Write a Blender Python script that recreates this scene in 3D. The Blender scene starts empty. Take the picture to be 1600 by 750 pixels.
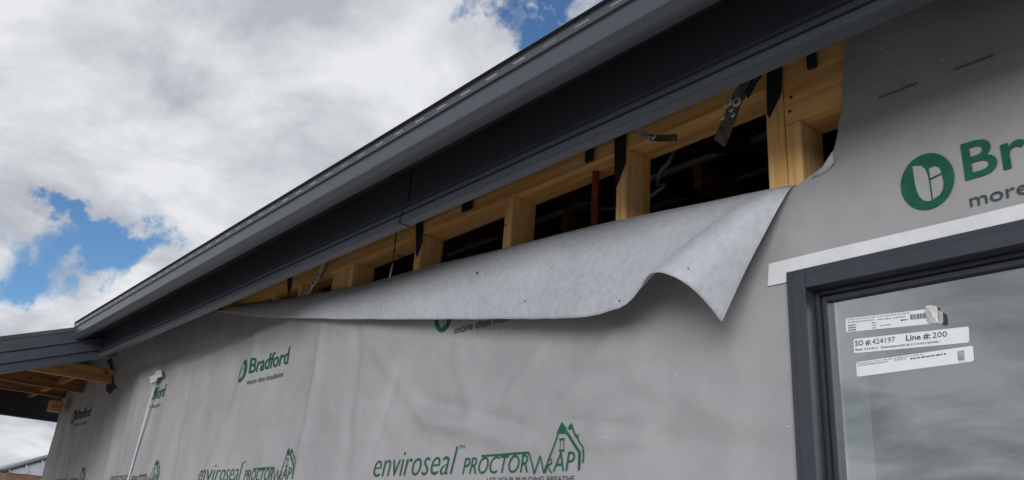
import bpy, bmesh, math, random
from mathutils import Vector, Matrix, noise
random.seed(7)
R_ = math.radians
scene = bpy.context.scene
COL = scene.collection

# ------------------------------------------------------------------ camera
EYE = 1.58            # eye height
DW = 1.36             # distance camera -> wall frame plane (y = 0)
AX = Vector((0.64393824, -0.23051712, -0.72952409))   # world axes seen by the camera (right, down, forward)
AY = Vector((0.76174098, 0.28212629, 0.58322845))
AZ = Vector((0.07137379, -0.9312715, 0.35726624))
FPX = 1256.4
cam_d = bpy.data.cameras.new('camera')
cam_d.sensor_width = 36.0
cam_d.lens = FPX / 1600 * 36
cam_d.clip_start = 0.02
cam_d.clip_end = 2000
cam = bpy.data.objects.new('camera', cam_d)
COL.objects.link(cam)
m = Matrix.Identity(4)
for r, a in enumerate((AX, AY, AZ)):
    m[r][0], m[r][1], m[r][2] = a.x, -a.y, -a.z
m[0][3], m[1][3], m[2][3] = 0, -DW, EYE
cam.matrix_world = m
scene.camera = cam


def ray(px, py):
    c = Vector((px - 800, py - 375, FPX))
    return Vector((AX.dot(c), AY.dot(c), AZ.dot(c)))


def at(px, py, y=0.0):
    """measured point of the photograph on the vertical plane at depth y"""
    d = ray(px, py)
    k = (y + DW) / d.y
    return Vector((d.x * k, y, EYE + d.z * k))


# ------------------------------------------------------------------ world
SUN_EL, SUN_AZ = R_(12), R_(146)       # azimuth measured from +Y clockwise (towards +X)
w = bpy.data.worlds.new('World')
scene.world = w
w.use_nodes = True
nt = w.node_tree
nt.nodes.clear()


def N(tree, t, **kw):
    n = tree.nodes.new(t)
    for k, v in kw.items():
        if k == 'inp':
            for i, val in v.items():
                n.inputs[i].default_value = val
        else:
            setattr(n, k, v)
    return n


out = N(nt, 'ShaderNodeOutputWorld')
bg = N(nt, 'ShaderNodeBackground', inp={'Strength': 0.1})
sky = N(nt, 'ShaderNodeTexSky', sky_type='NISHITA', sun_disc=False, sun_elevation=SUN_EL, sun_rotation=SUN_AZ,
        air_density=1.0, dust_density=0.0, ozone_density=4.0)
tc = N(nt, 'ShaderNodeTexCoord')
L = nt.links.new
sep = N(nt, 'ShaderNodeSeparateXYZ'); L(tc.outputs['Generated'], sep.inputs[0])
zz = N(nt, 'ShaderNodeMath', operation='MAXIMUM', inp={1: 0.0}); L(sep.outputs['Z'], zz.inputs[0])
za = N(nt, 'ShaderNodeMath', operation='ADD', inp={1: 0.22}); L(zz.outputs[0], za.inputs[0])
comb = N(nt, 'ShaderNodeCombineXYZ')
for i, ax in enumerate('XY'):
    dv = N(nt, 'ShaderNodeMath', operation='DIVIDE'); L(sep.outputs[ax], dv.inputs[0]); L(za.outputs[0], dv.inputs[1])
    L(dv.outputs[0], comb.inputs[i])
n1 = N(nt, 'ShaderNodeTexNoise', inp={'Scale': 1.7, 'Detail': 9, 'Roughness': 0.58, 'Distortion': 0.25})
L(comb.outputs[0], n1.inputs['Vector'])
n2 = N(nt, 'ShaderNodeTexNoise', inp={'Scale': 3.0, 'Detail': 9, 'Roughness': 0.57, 'Distortion': 0.3})
off = N(nt, 'ShaderNodeVectorMath', operation='ADD', inp={1: (3.7, 1.9, 4.0)}); L(comb.outputs[0], off.inputs[0])
L(off.outputs[0], n2.inputs['Vector'])
# density = noise*gain, blue gaps eat it away
dens = N(nt, 'ShaderNodeMapRange', inp={1: 0.28, 2: 0.5, 3: 0.35, 4: 1.35}); L(n1.outputs['Fac'], dens.inputs[0])
# direction jitter for ragged gap edges
jn = N(nt, 'ShaderNodeTexNoise', inp={'Scale': 11.0, 'Detail': 9, 'Roughness': 0.62}); L(tc.outputs['Generated'], jn.inputs['Vector'])
js = N(nt, 'ShaderNodeVectorMath', operation='SUBTRACT', inp={1: (0.5, 0.5, 0.5)}); L(jn.outputs['Color'], js.inputs[0])
jm = N(nt, 'ShaderNodeVectorMath', operation='SCALE', inp={'Scale': 0.16}); L(js.outputs[0], jm.inputs[0])
jd = N(nt, 'ShaderNodeVectorMath', operation='ADD'); L(tc.outputs['Generated'], jd.inputs[0]); L(jm.outputs[0], jd.inputs[1])
last = dens.outputs[0]
GAPS = [(85, 362, .030, .9), (120, 380, .032, .95), (160, 390, .036, 1.1), (205, 394, .031, 1.0), (245, 392, .030, .9), (280, 384, .022, .7), (48, 328, .022, .8), (68, 338, .020, .7),
        (20, 425, .036, .75), (60, 440, .032, .6), (112, 428, .026, .7), (10, 470, .03, .5),
        (792, 24, .028, .95), (758, 6, .028, .8), (825, 50, .020, .6), (862, 6, .036, 1.0), (905, -20, .05, 1.0), (835, 22, .026, .8), (722, -6, .02, .6)]
for (gx, gy, rad, amt) in GAPS:
    g = ray(gx, gy).normalized()
    dn = N(nt, 'ShaderNodeVectorMath', operation='DISTANCE', inp={1: tuple(g)}); L(jd.outputs[0], dn.inputs[0])
    mr = N(nt, 'ShaderNodeMapRange', interpolation_type='SMOOTHSTEP', inp={1: rad * .25, 2: rad * 1.48, 3: amt, 4: 0.0}); L(dn.outputs['Value'], mr.inputs[0])
    sb = N(nt, 'ShaderNodeMath', operation='SUBTRACT'); L(last, sb.inputs[0]); L(mr.outputs[0], sb.inputs[1])
    last = sb.outputs[0]
cf = N(nt, 'ShaderNodeMapRange', interpolation_type='SMOOTHSTEP', inp={1: -0.15, 2: 1.0, 3: 0.0, 4: 0.98}); L(last, cf.inputs[0])
cr = N(nt, 'ShaderNodeValToRGB')
cr.color_ramp.elements[0].position = 0.36; cr.color_ramp.elements[0].color = (3.5, 3.65, 4.0, 1)
cr.color_ramp.elements[1].position = 0.60; cr.color_ramp.elements[1].color = (6.1, 6.2, 6.35, 1)
L(n2.outputs['Fac'], cr.inputs[0])
skm = N(nt, 'ShaderNodeMixRGB', blend_type='MULTIPLY', inp={0: 1.0, 2: (0.95, 0.98, 1.02, 1)}); L(sky.outputs[0], skm.inputs[1])
mx = N(nt, 'ShaderNodeMixRGB'); L(cf.outputs[0], mx.inputs[0]); L(skm.outputs[0], mx.inputs[1]); L(cr.outputs[0], mx.inputs[2])
L(mx.outputs[0], bg.inputs['Color']); L(bg.outputs[0], out.inputs[0])

# ------------------------------------------------------------------ sun
sd = bpy.data.lights.new('sun', 'SUN')
sd.energy = 1.5
sd.angle = R_(30)
sd.color = (1.0, 0.985, 0.965)
so = bpy.data.objects.new('sun', sd)
COL.objects.link(so)
sdir = Vector((math.sin(SUN_AZ) * math.cos(SUN_EL), math.cos(SUN_AZ) * math.cos(SUN_EL), math.sin(SUN_EL)))
so.rotation_euler = (-sdir).to_track_quat('-Z', 'Y').to_euler()
so.location = sdir * 30

scene.view_settings.view_transform = 'Standard'
scene.view_settings.look = 'None'
scene.view_settings.exposure = 0.42
scene.view_settings.gamma = 1.0
scene.view_settings.use_curve_mapping = False
scene.render.engine = 'CYCLES'
scene.render.resolution_x, scene.render.resolution_y = 1024, 480
scene.cycles.max_bounces = 8
scene.cycles.transparent_max_bounces = 12

# ------------------------------------------------------------------ materials
MATS = {}


def mat(name, base, rough=0.6, metal=0.0, var=0.0, scale=8.0, stretch=(1, 1, 1), bump=0.0, bscale=60.0, spec=0.5, col2=None, detail=6, sheen=0.0):
    ma = bpy.data.materials.new(name)
    ma.use_nodes = True
    t = ma.node_tree
    b = t.nodes['Principled BSDF']
    b.inputs['Roughness'].default_value = rough
    b.inputs['Metallic'].default_value = metal
    b.inputs['Specular IOR Level'].default_value = spec
    b.inputs['Base Color'].default_value = (*base, 1)
    tcn = N(t, 'ShaderNodeTexCoord')
    mp = N(t, 'ShaderNodeMapping'); mp.inputs['Scale'].default_value = stretch
    t.links.new(tcn.outputs['Object'], mp.inputs[0])
    if var or col2:
        no = N(t, 'ShaderNodeTexNoise', inp={'Scale': scale, 'Detail': detail, 'Roughness': 0.6})
        t.links.new(mp.outputs[0], no.inputs['Vector'])
        rp = N(t, 'ShaderNodeValToRGB')
        c2 = col2 if col2 else tuple(c * (1 + var) for c in base)
        c1 = base if col2 else tuple(c * (1 - var) for c in base)
        rp.color_ramp.elements[0].position = 0.35; rp.color_ramp.elements[0].color = (*c1, 1)
        rp.color_ramp.elements[1].position = 0.65; rp.color_ramp.elements[1].color = (*c2, 1)
        t.links.new(no.outputs['Fac'], rp.inputs[0])
        t.links.new(rp.outputs[0], b.inputs['Base Color'])
    if bump:
        nb = N(t, 'ShaderNodeTexNoise', inp={'Scale': bscale, 'Detail': 5, 'Roughness': 0.65})
        t.links.new(mp.outputs[0], nb.inputs['Vector'])
        bn = N(t, 'ShaderNodeBump', inp={'Strength': bump, 'Distance': 0.004})
        t.links.new(nb.outputs['Fac'], bn.inputs['Height'])
        t.links.new(bn.outputs[0], b.inputs['Normal'])
    MATS[name] = ma
    return ma


def wrap_material(name, c_lo, c_hi, blotch, bump):
    """non-woven membrane: broad dirt tone, fine fibre mottle, soft crease relief"""
    ma = bpy.data.materials.new(name); ma.use_nodes = True
    t = ma.node_tree; b = t.nodes['Principled BSDF']; l = t.links.new
    b.inputs['Roughness'].default_value = 0.62
    b.inputs['Specular IOR Level'].default_value = 0.28
    tcn = N(t, 'ShaderNodeTexCoord')
    big = N(t, 'ShaderNodeTexNoise', inp={'Scale': 1.6, 'Detail': 5, 'Roughness': 0.6}); l(tcn.outputs['Object'], big.inputs['Vector'])
    med = N(t, 'ShaderNodeTexNoise', inp={'Scale': blotch, 'Detail': 4, 'Roughness': 0.7}); l(tcn.outputs['Object'], med.inputs['Vector'])
    fin = N(t, 'ShaderNodeTexNoise', inp={'Scale': 420.0, 'Detail': 2, 'Roughness': 0.5}); l(tcn.outputs['Object'], fin.inputs['Vector'])
    a = N(t, 'ShaderNodeMath', operation='MULTIPLY_ADD', inp={1: 0.55}); l(big.outputs['Fac'], a.inputs[0])
    a2 = N(t, 'ShaderNodeMath', operation='MULTIPLY', inp={1: 0.35}); l(med.outputs['Fac'], a2.inputs[0]); l(a2.outputs[0], a.inputs[2])
    a3 = N(t, 'ShaderNodeMath', operation='MULTIPLY_ADD', inp={1: 0.1}); l(fin.outputs['Fac'], a3.inputs[0]); l(a.outputs[0], a3.inputs[2])
    rp = N(t, 'ShaderNodeValToRGB')
    rp.color_ramp.elements[0].position = 0.38; rp.color_ramp.elements[0].color = (*c_lo, 1)
    rp.color_ramp.elements[1].position = 0.62; rp.color_ramp.elements[1].color = (*c_hi, 1)
    l(a3.outputs[0], rp.inputs[0]); l(rp.outputs[0], b.inputs['Base Color'])
    cre = N(t, 'ShaderNodeTexNoise', inp={'Scale': 6.0, 'Detail': 4, 'Roughness': 0.5, 'Distortion': 0.2})
    mp = N(t, 'ShaderNodeMapping'); mp.inputs['Scale'].default_value = (1.0, 1, 1.0); l(tcn.outputs['Object'], mp.inputs[0]); l(mp.outputs[0], cre.inputs['Vector'])
    b1 = N(t, 'ShaderNodeBump', inp={'Strength': bump, 'Distance': 0.02}); l(cre.outputs['Fac'], b1.inputs['Height'])
    b2 = N(t, 'ShaderNodeBump', inp={'Strength': 0.12, 'Distance': 0.001}); l(fin.outputs['Fac'], b2.inputs['Height']); l(b1.outputs[0], b2.inputs['Normal'])
    l(b2.outputs[0], b.inputs['Normal'])
    MATS[name] = ma
    return ma


def wood_material(name, c1, c2, along, knots=True, rough=0.7):
    ma = bpy.data.materials.new(name); ma.use_nodes = True
    t = ma.node_tree; b = t.nodes['Principled BSDF']; l = t.links.new
    b.inputs['Roughness'].default_value = rough
    b.inputs['Specular IOR Level'].default_value = 0.25
    tcn = N(t, 'ShaderNodeTexCoord')
    mp = N(t, 'ShaderNodeMapping')
    mp.inputs['Scale'].default_value = {'x': (1.2, 26, 26), 'y': (26, 1.2, 26), 'z': (26, 26, 1.2)}[along]
    l(tcn.outputs['Object'], mp.inputs[0])
    no = N(t, 'ShaderNodeTexNoise', inp={'Scale': 1.6, 'Detail': 7, 'Roughness': 0.6, 'Distortion': 0.8}); l(mp.outputs[0], no.inputs['Vector'])
    rp = N(t, 'ShaderNodeValToRGB')
    rp.color_ramp.elements[0].position = 0.38; rp.color_ramp.elements[0].color = (c1[0] * .88, c1[1] * .84, c1[2] * .80, 1)
    rp.color_ramp.elements[1].position = 0.58; rp.color_ramp.elements[1].color = (*c2, 1)
    l(no.outputs['Fac'], rp.inputs[0])
    vo = N(t, 'ShaderNodeTexVoronoi', inp={'Scale': 5.5}); l(tcn.outputs['Object'], vo.inputs['Vector'])
    kr = N(t, 'ShaderNodeMapRange', inp={1: 0.05, 2: 0.12, 3: 0.35, 4: 1.0}); l(vo.outputs['Distance'], kr.inputs[0])
    mu = N(t, 'ShaderNodeMixRGB', blend_type='MULTIPLY', inp={0: 1.0}); l(rp.outputs[0], mu.inputs[1]); l(kr.outputs[0], mu.inputs[2])
    l(mu.outputs[0], b.inputs['Base Color'])
    bn = N(t, 'ShaderNodeBump', inp={'Strength': 0.25, 'Distance': 0.002}); l(no.outputs['Fac'], bn.inputs['Height']); l(bn.outputs[0], b.inputs['Normal'])
    MATS[name] = ma
    return ma


wrap_material('wrap_grey', (0.298, 0.297, 0.315), (0.382, 0.381, 0.402), 6.0, 0.46)
wrap_material('wrap_underside', (0.335, 0.355, 0.395), (0.515, 0.54, 0.588), 60.0, 0.06)
wood_material('pine_x', (0.82, 0.44, 0.155), (0.92, 0.55, 0.225), 'x')
wood_material('pine_z', (0.86, 0.51, 0.205), (0.94, 0.62, 0.295), 'z')
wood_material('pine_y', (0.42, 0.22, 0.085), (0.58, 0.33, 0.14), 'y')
wood_material('brown_wood_y', (0.20, 0.09, 0.038), (0.30, 0.15, 0.065), 'y')  # darker brown wood of the two far joists
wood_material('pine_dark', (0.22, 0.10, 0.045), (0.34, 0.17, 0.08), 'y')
mat('charcoal_steel', (0.046, 0.053, 0.069), rough=0.36, var=0.12, scale=3.0, stretch=(.3, 1, 1), bump=0.03, bscale=14, spec=0.5)
mat('charcoal_frame', (0.033, 0.040, 0.053), rough=0.45, var=0.08, scale=20, bump=0.05, bscale=400)
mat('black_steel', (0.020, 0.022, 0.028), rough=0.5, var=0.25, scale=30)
mat('galvanised', (0.74, 0.73, 0.70), rough=0.4, metal=0.1, var=0.2, scale=60)
mat('strap_steel', (0.16, 0.14, 0.12), rough=0.45, metal=0.3, var=0.5, scale=40)
mat('copper', (0.45, 0.17, 0.10), rough=0.35, metal=0.9, var=0.25, scale=20)
mat('print_green', (0.016, 0.105, 0.070), spec=0.15, rough=0.8, var=0.14, scale=60)
mat('print_dark', (0.045, 0.075, 0.075), spec=0.15, rough=0.8, var=0.14, scale=60)
mat('white_tape', (0.70, 0.72, 0.75), rough=0.4, var=0.06, scale=25, bump=0.15, bscale=40)
mat('white_plastic', (0.56, 0.57, 0.60), rough=0.4, var=0.06, scale=20)
mat('label_paper', (0.76, 0.79, 0.84), rough=0.5, var=0.03, scale=40)
mat('torn_paper', (0.66, 0.65, 0.66), rough=0.8, var=0.2, scale=70, bump=0.5, bscale=120)
mat('dash_grey', (0.13, 0.13, 0.14), rough=0.8, var=0.3, scale=60)
mat('ink', (0.05, 0.05, 0.06), rough=0.6, var=0.2, scale=80)
mat('ink_faint', (0.33, 0.34, 0.38), rough=0.6, var=0.2, scale=80)
mat('reveal_board', (0.72, 0.76, 0.72), rough=0.6, var=0.06, scale=6)
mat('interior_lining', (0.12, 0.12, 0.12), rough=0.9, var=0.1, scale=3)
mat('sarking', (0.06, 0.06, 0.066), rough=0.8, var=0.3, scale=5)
mat('soil', (0.34, 0.31, 0.275), rough=0.95, var=0.35, scale=1.2, bump=0.6, bscale=9, detail=10)
mat('pale_roof', (0.36, 0.37, 0.40), rough=0.5, var=0.08, scale=2)
mat('dark_gap', (0.03, 0.028, 0.026), rough=0.9, var=0.2, scale=8)
mat('pale_trim', (0.17, 0.165, 0.17), rough=0.6, var=0.1, scale=8)
mat('brick_brown', (0.17, 0.10, 0.075), rough=0.9, var=0.3, scale=4)
mat('cable', (0.50, 0.49, 0.46), rough=0.5, var=0.1, scale=20)

# glass: mirror film over a clear tinted pane
g = bpy.data.materials.new('window_glass'); g.use_nodes = True
t = g.node_tree; t.nodes.clear()
go = N(t, 'ShaderNodeOutputMaterial')
gl = N(t, 'ShaderNodeBsdfGlossy', inp={'Color': (0.86, 0.91, 0.92, 1), 'Roughness': 0.01})
tr = N(t, 'ShaderNodeBsdfTransparent', inp={'Color': (0.70, 0.75, 0.74, 1)})
fr = N(t, 'ShaderNodeFresnel', inp={'IOR': 1.5})
fa = N(t, 'ShaderNodeMapRange', inp={1: 0.04, 2: 0.6, 3: 0.36, 4: 0.9}); t.links.new(fr.outputs[0], fa.inputs[0])
ms = N(t, 'ShaderNodeMixShader'); t.links.new(fa.outputs[0], ms.inputs[0]); t.links.new(tr.outputs[0], ms.inputs[1]); t.links.new(gl.outputs[0], ms.inputs[2])
gn = N(t, 'ShaderNodeTexNoise', inp={'Scale': 2.2, 'Detail': 2}); gtc = N(t, 'ShaderNodeTexCoord'); t.links.new(gtc.outputs['Object'], gn.inputs['Vector'])
gb = N(t, 'ShaderNodeBump', inp={'Strength': 0.05, 'Distance': 0.02}); t.links.new(gn.outputs['Fac'], gb.inputs['Height']); t.links.new(gb.outputs[0], gl.inputs['Normal'])
t.links.new(ms.outputs[0], go.inputs[0])
MATS['window_glass'] = g


# ------------------------------------------------------------------ mesh helpers
def link(name, me, material=None, parent=None, smooth=False):
    o = bpy.data.objects.new(name, me)
    COL.objects.link(o)
    if material:
        me.materials.clear(); me.materials.append(MATS[material])
    if parent:
        o.parent = parent
    if smooth:
        for p in me.polygons:
            p.use_smooth = True
    return o


def thing(name, label, cat, group=None, loc=(0, 0, 0)):
    o = bpy.data.objects.new(name, None)
    COL.objects.link(o)
    o.location = loc
    o.empty_display_size = 0.1
    o['label'] = label; o['category'] = cat
    if group:
        o['group'] = group
    return o


def tag(o, label, cat, group=None):
    o['label'] = label; o['category'] = cat
    if group:
        o['group'] = group
    return o


def structure(o):
    o['kind'] = 'structure'
    return o


def from_data(name, v, f, material, parent=None, smooth=False):
    me = bpy.data.meshes.new(name)
    me.from_pydata([tuple(p) for p in v], [], f)
    me.validate(); me.update()
    return link(name, me, material, parent, smooth)


def box(name, lo, hi, material, parent=None, bevel=0.0, shear=None):
    bm = bmesh.new()
    bmesh.ops.create_cube(bm, size=1)
    for v in bm.verts:
        v.co = Vector([lo[i] + (v.co[i] + .5) * (hi[i] - lo[i]) for i in range(3)])
    if bevel:
        bmesh.ops.bevel(bm, geom=bm.edges[:], offset=bevel, segments=2, affect='EDGES', profile=0.6)
    if shear:
        for v in bm.verts:
            v.co = shear(v.co)
    me = bpy.data.meshes.new(name); bm.to_mesh(me); bm.free()
    return link(name, me, material, parent)


def beam(name, a, b, wdt, hgt, material, parent=None, up=(0, 0, 1), bevel=0.002):
    """rectangular bar from a to b"""
    a, b = Vector(a), Vector(b)
    d = (b - a); ln = d.length; d.normalize()
    s = d.cross(Vector(up)).normalized(); u = s.cross(d).normalized()
    bm = bmesh.new(); bmesh.ops.create_cube(bm, size=1)
    for v in bm.verts:
        v.co = Vector((v.co.x * wdt, v.co.y * ln, v.co.z * hgt))
    if bevel:
        bmesh.ops.bevel(bm, geom=bm.edges[:], offset=bevel, segments=1, affect='EDGES')
    mid = (a + b) / 2
    for v in bm.verts:
        v.co = mid + s * v.co.x + d * v.co.y + u * v.co.z
    me = bpy.data.meshes.new(name); bm.to_mesh(me); bm.free()
    return link(name, me, material, parent)


def extrude_profile(name, prof, xs, material, parent=None, closed=False, zof=lambda x: 0.0, skip=None, smooth=False, flip=False):
    """profile [(y, z)] swept along x through the stations xs; skip(i, j) leaves a face out"""
    v, f = [], []
    n = len(prof)
    for x in xs:
        for (y, z) in prof:
            v.append((x, y, z + zof(x)))
    for i in range(len(xs) - 1):
        for j in range(n if closed else n - 1):
            if skip and skip(i, j):
                continue
            k = (j + 1) % n
            q = (i * n + j, (i + 1) * n + j, (i + 1) * n + k, i * n + k)
            f.append(q[::-1] if flip else q)
    return from_data(name, v, f, material, parent, smooth)


def tube(name, pts, rad, material, parent=None, seg=8):
    pts = [Vector(p) for p in pts]
    v, f = [], []
    for i, p in enumerate(pts):
        d = (pts[min(i + 1, len(pts) - 1)] - pts[max(i - 1, 0)]).normalized()
        a = d.cross(Vector((0, 1, 0.01))).normalized(); b = d.cross(a)
        for k in range(seg):
            an = 2 * math.pi * k / seg
            v.append(p + (a * math.cos(an) + b * math.sin(an)) * rad)
    for i in range(len(pts) - 1):
        for k in range(seg):
            k2 = (k + 1) % seg
            f.append((i * seg + k, i * seg + k2, (i + 1) * seg + k2, (i + 1) * seg + k))
    f.append(tuple(range(seg))[::-1]); f.append(tuple((len(pts) - 1) * seg + k for k in range(seg)))
    return from_data(name, v, f, material, parent, True)


def solidify(o, th, offset=-1):
    md = o.modifiers.new('thickness', 'SOLIDIFY'); md.thickness = th; md.offset = offset
    return o


# ------------------------------------------------------------------ key levels (absolute)
X_LEFT, X_RIGHT = -7.18, 2.6
PLATE_B = EYE + 0.975           # underside of the top plate
PLATE_T = EYE + 1.115
D_F = 1.06                      # camera -> fascia
Y_F = D_F - DW                  # fascia face
X_BARGE = -5.03
Y_BACK = 5.5
PITCH = math.tan(R_(20))


def tilt(x):                    # the gutter run falls slightly towards the right
    return 0.0068 * (-x) - 0.006 + 0.0016 * noise.noise((x * 1.7, 4.2, 0)) + 0.0005 * noise.noise((x * 7.0, 1.2, 0))


# ------------------------------------------------------------------ ground
NG = 40
gv, gf = [], []
for i in range(NG + 1):
    for j in range(NG + 1):
        u, v_ = i / NG * 2 - 1, j / NG * 2 - 1
        x = math.copysign(abs(u) ** 3, u) * 500; y = math.copysign(abs(v_) ** 3, v_) * 500
        near = max(0, 1 - math.hypot(x, y) / 12)
        gv.append((x, y, -0.02 - 0.05 * abs(noise.noise((x * .3, y * .3, 0))) * (1 if near < .9 else .5)))
for i in range(NG):
    for j in range(NG):
        a = i * (NG + 1) + j
        gf.append((a, a + NG + 1, a + NG + 2, a + 1))
structure(from_data('ground', gv, gf, 'soil', smooth=True))

# ------------------------------------------------------------------ roof of the house
roof = thing('house_roof', 'charcoal metal roof of the unfinished house, above the long eave gutter', 'roof')
zr0 = EYE + 1.02


def roofz(y):
    return zr0 + (y - (Y_F - 0.02)) * PITCH


yr = 3.0
prof = [(Y_F - 0.124, roofz(Y_F - 0.124)), (yr, roofz(yr)), (2 * yr - Y_F, roofz(Y_F))]  # eave edge carried out over the gutter gap to block skylight
prof2 = [(2 * yr - Y_F, roofz(Y_F) - .03), (yr, roofz(yr) - .03), (Y_F - 0.124, roofz(Y_F - 0.124) - .03)]
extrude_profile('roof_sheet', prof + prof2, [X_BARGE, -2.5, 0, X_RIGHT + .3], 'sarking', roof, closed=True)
k = 0
for x in [X_BARGE - .15 - 0.6 * 0 + 0.62 * i for i in range(13)]:
    if x > X_RIGHT:
        break
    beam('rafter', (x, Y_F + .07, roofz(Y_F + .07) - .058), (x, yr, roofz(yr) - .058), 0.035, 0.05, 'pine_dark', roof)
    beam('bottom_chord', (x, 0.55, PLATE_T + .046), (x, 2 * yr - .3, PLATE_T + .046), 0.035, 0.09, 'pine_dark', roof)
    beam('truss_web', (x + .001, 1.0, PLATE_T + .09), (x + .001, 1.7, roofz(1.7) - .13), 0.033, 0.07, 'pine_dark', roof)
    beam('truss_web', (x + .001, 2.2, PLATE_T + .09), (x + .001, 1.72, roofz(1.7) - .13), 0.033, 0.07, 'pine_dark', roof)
for i in range(5):
    y = 0.25 + i * 0.6
    beam('roof_batten', (X_BARGE, y, roofz(y) - .042), (X_RIGHT, y, roofz(y) - .042), 0.04, 0.02, 'galvanised', roof, up=(0, -PITCH, 1))

# ------------------------------------------------------------------ shell of the house behind the wrapped wall
shell = thing('house_shell', 'bare dark inside of the unfinished house seen past the studs and the window', 'house')
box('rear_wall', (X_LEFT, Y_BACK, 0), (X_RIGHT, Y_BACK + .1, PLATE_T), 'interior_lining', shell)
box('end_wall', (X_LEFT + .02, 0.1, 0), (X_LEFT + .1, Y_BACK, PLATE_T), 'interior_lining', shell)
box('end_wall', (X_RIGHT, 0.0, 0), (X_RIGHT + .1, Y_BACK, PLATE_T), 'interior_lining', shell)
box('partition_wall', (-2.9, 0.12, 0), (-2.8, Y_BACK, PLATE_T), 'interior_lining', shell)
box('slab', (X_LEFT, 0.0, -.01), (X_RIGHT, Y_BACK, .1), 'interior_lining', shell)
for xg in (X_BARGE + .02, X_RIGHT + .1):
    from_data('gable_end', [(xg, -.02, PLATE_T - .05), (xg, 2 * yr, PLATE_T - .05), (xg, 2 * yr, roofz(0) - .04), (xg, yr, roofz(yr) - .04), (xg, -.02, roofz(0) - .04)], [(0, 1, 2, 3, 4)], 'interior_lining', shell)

# ------------------------------------------------------------------ timber wall frame
frame = thing('wall_frame', 'pine timber stud frame exposed in the gap below the eave', 'timber frame')
WIN_L, WIN_T = -0.815, EYE + 0.540          # outer edges of the window frame
box('top_plate', (X_LEFT + .02, 0, PLATE_B + .001), (-0.8120, 0.09, PLATE_B + .046), 'pine_x', frame, bevel=.002)
box('top_plate', (X_LEFT + .02, 0.0025, PLATE_B + .0475), (X_RIGHT, 0.088, PLATE_T), 'pine_x', frame, bevel=.002)
STUDS = [(-0.951, .035), (-1.283, .035), (-1.637, .032), (-2.048, .036)]
for q in (-0.951 * DW, -1.283 * DW, -1.637 * DW):
    box('stud', (q, 0.0, 0.12), (q + .036, 0.09, PLATE_B), 'pine_z', frame, bevel=.0025)
box('stud', (-0.629 * DW, 0.0, .12), (-0.629 * DW + .042, .09, PLATE_B), 'pine_z', frame, bevel=.0025)
box('stud', (-0.629 * DW + .0445, 0.001, .12), (-0.777, .089, EYE + .872), 'pine_z', frame, bevel=.0025)
x0 = at(470, 450).x
for q in (at(543, 440).x, at(466, 455).x, at(425, 465).x, -4.3, -4.75, -5.2, -5.65, -6.1, -6.55, -7.1):
    box('stud', (q, 0.0, .12), (q + .036, .09, PLATE_B), 'pine_z', frame, bevel=.0025)
box('stud', (at(513, 450).x, 0.012, .12), (at(541, 450).x, .085, PLATE_B), 'pine_z', frame, bevel=.0025)
box('lintel', (-0.8112, 0.001, EYE + .874), (1.2, .088, PLATE_B + .0465), 'pine_x', frame, bevel=.002)
for q in (1.24, 1.7, 2.15):
    box('stud', (q, 0.0, .12), (q + .036, .09, PLATE_B + .04), 'pine_z', frame)
box('bottom_plate', (X_LEFT + .02, 0, .1), (X_RIGHT, .09, .145), 'pine_x', frame)
for (xa, xb) in ((-0.951, -0.66), (-1.283, -0.951), (-1.637, -1.283), (-2.05, -1.637)):
    box('noggin', (xa * DW + .037, .004, EYE - .25), (xb * DW - .001, .086, EYE - .21), 'pine_x', frame)


nail_me = None
for (nx, ny) in ((1236, 152), (1234, 174), (1207, 168), (1214, 150), (967, 262), (790, 352)):
    p = at(nx, ny)
    if nail_me is None:
        o = box('nail_head', (-.003, -.0012, -.003), (.003, .001, .003), 'black_steel', frame, bevel=.001); nail_me = o.data
    else:
        o = bpy.data.objects.new('nail_head', nail_me); COL.objects.link(o); o.parent = frame
    o.location = p


# ------------------------------------------------------------------ wall wrap
def smooth(a, b, x):
    tt = max(0.0, min(1.0, (x - a) / (b - a)))
    return tt * tt * (3 - 2 * tt)


CREASES = [  # two ends measured in the photograph, half width in metres, height (+ ridge, - dent)
    ((395, 560), (330, 745), .030, .016), ((262, 640), (240, 745), .05, .016), ((300, 600), (268, 745), .03, -.012), ((505, 540), (470, 740), .022, .006), ((560, 530), (545, 700), .03, -.005),
    ((690, 632), (800, 662), .016, -.007), ((690, 660), (800, 690), .020, .006), ((905, 588), (955, 584), .012, -.006), ((900, 662), (985, 668), .014, -.007), ((930, 690), (1010, 684), .018, .005),
    ((600, 560), (660, 640), .020, .005), ((840, 560), (800, 620), .018, .004), ((1010, 600), (1120, 640), .022, .005), ((1060, 690), (1180, 700), .02, -.004), ((620, 600), (590, 690), .02, -.004),
    ((215, 575), (330, 545), .020, -.010), ((230, 590), (300, 572), .016, .009), ((175, 640), (150, 745), .05, .018), ((205, 620), (180, 745), .035, -.012), ((120, 660), (105, 745), .04, .02),
    ((420, 520), (330, 560), .02, .006), ((470, 600), (440, 640), .016, -.004), ((1400, 40), (1580, 20), .03, .004), ((1340, 200), (1400, 110), .03, -.003), ((720, 560), (740, 640), .03, .004), ((1180, 520), (1140, 740), .04, .004), ((960, 530), (900, 600), .02, .004)]
CREASES = [(at(*a), at(*b), wd * (1 if abs(h) < .008 else 1.3), h * (2.2 if abs(h) < .008 else .72)) for a, b, wd, h in CREASES]


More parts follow.
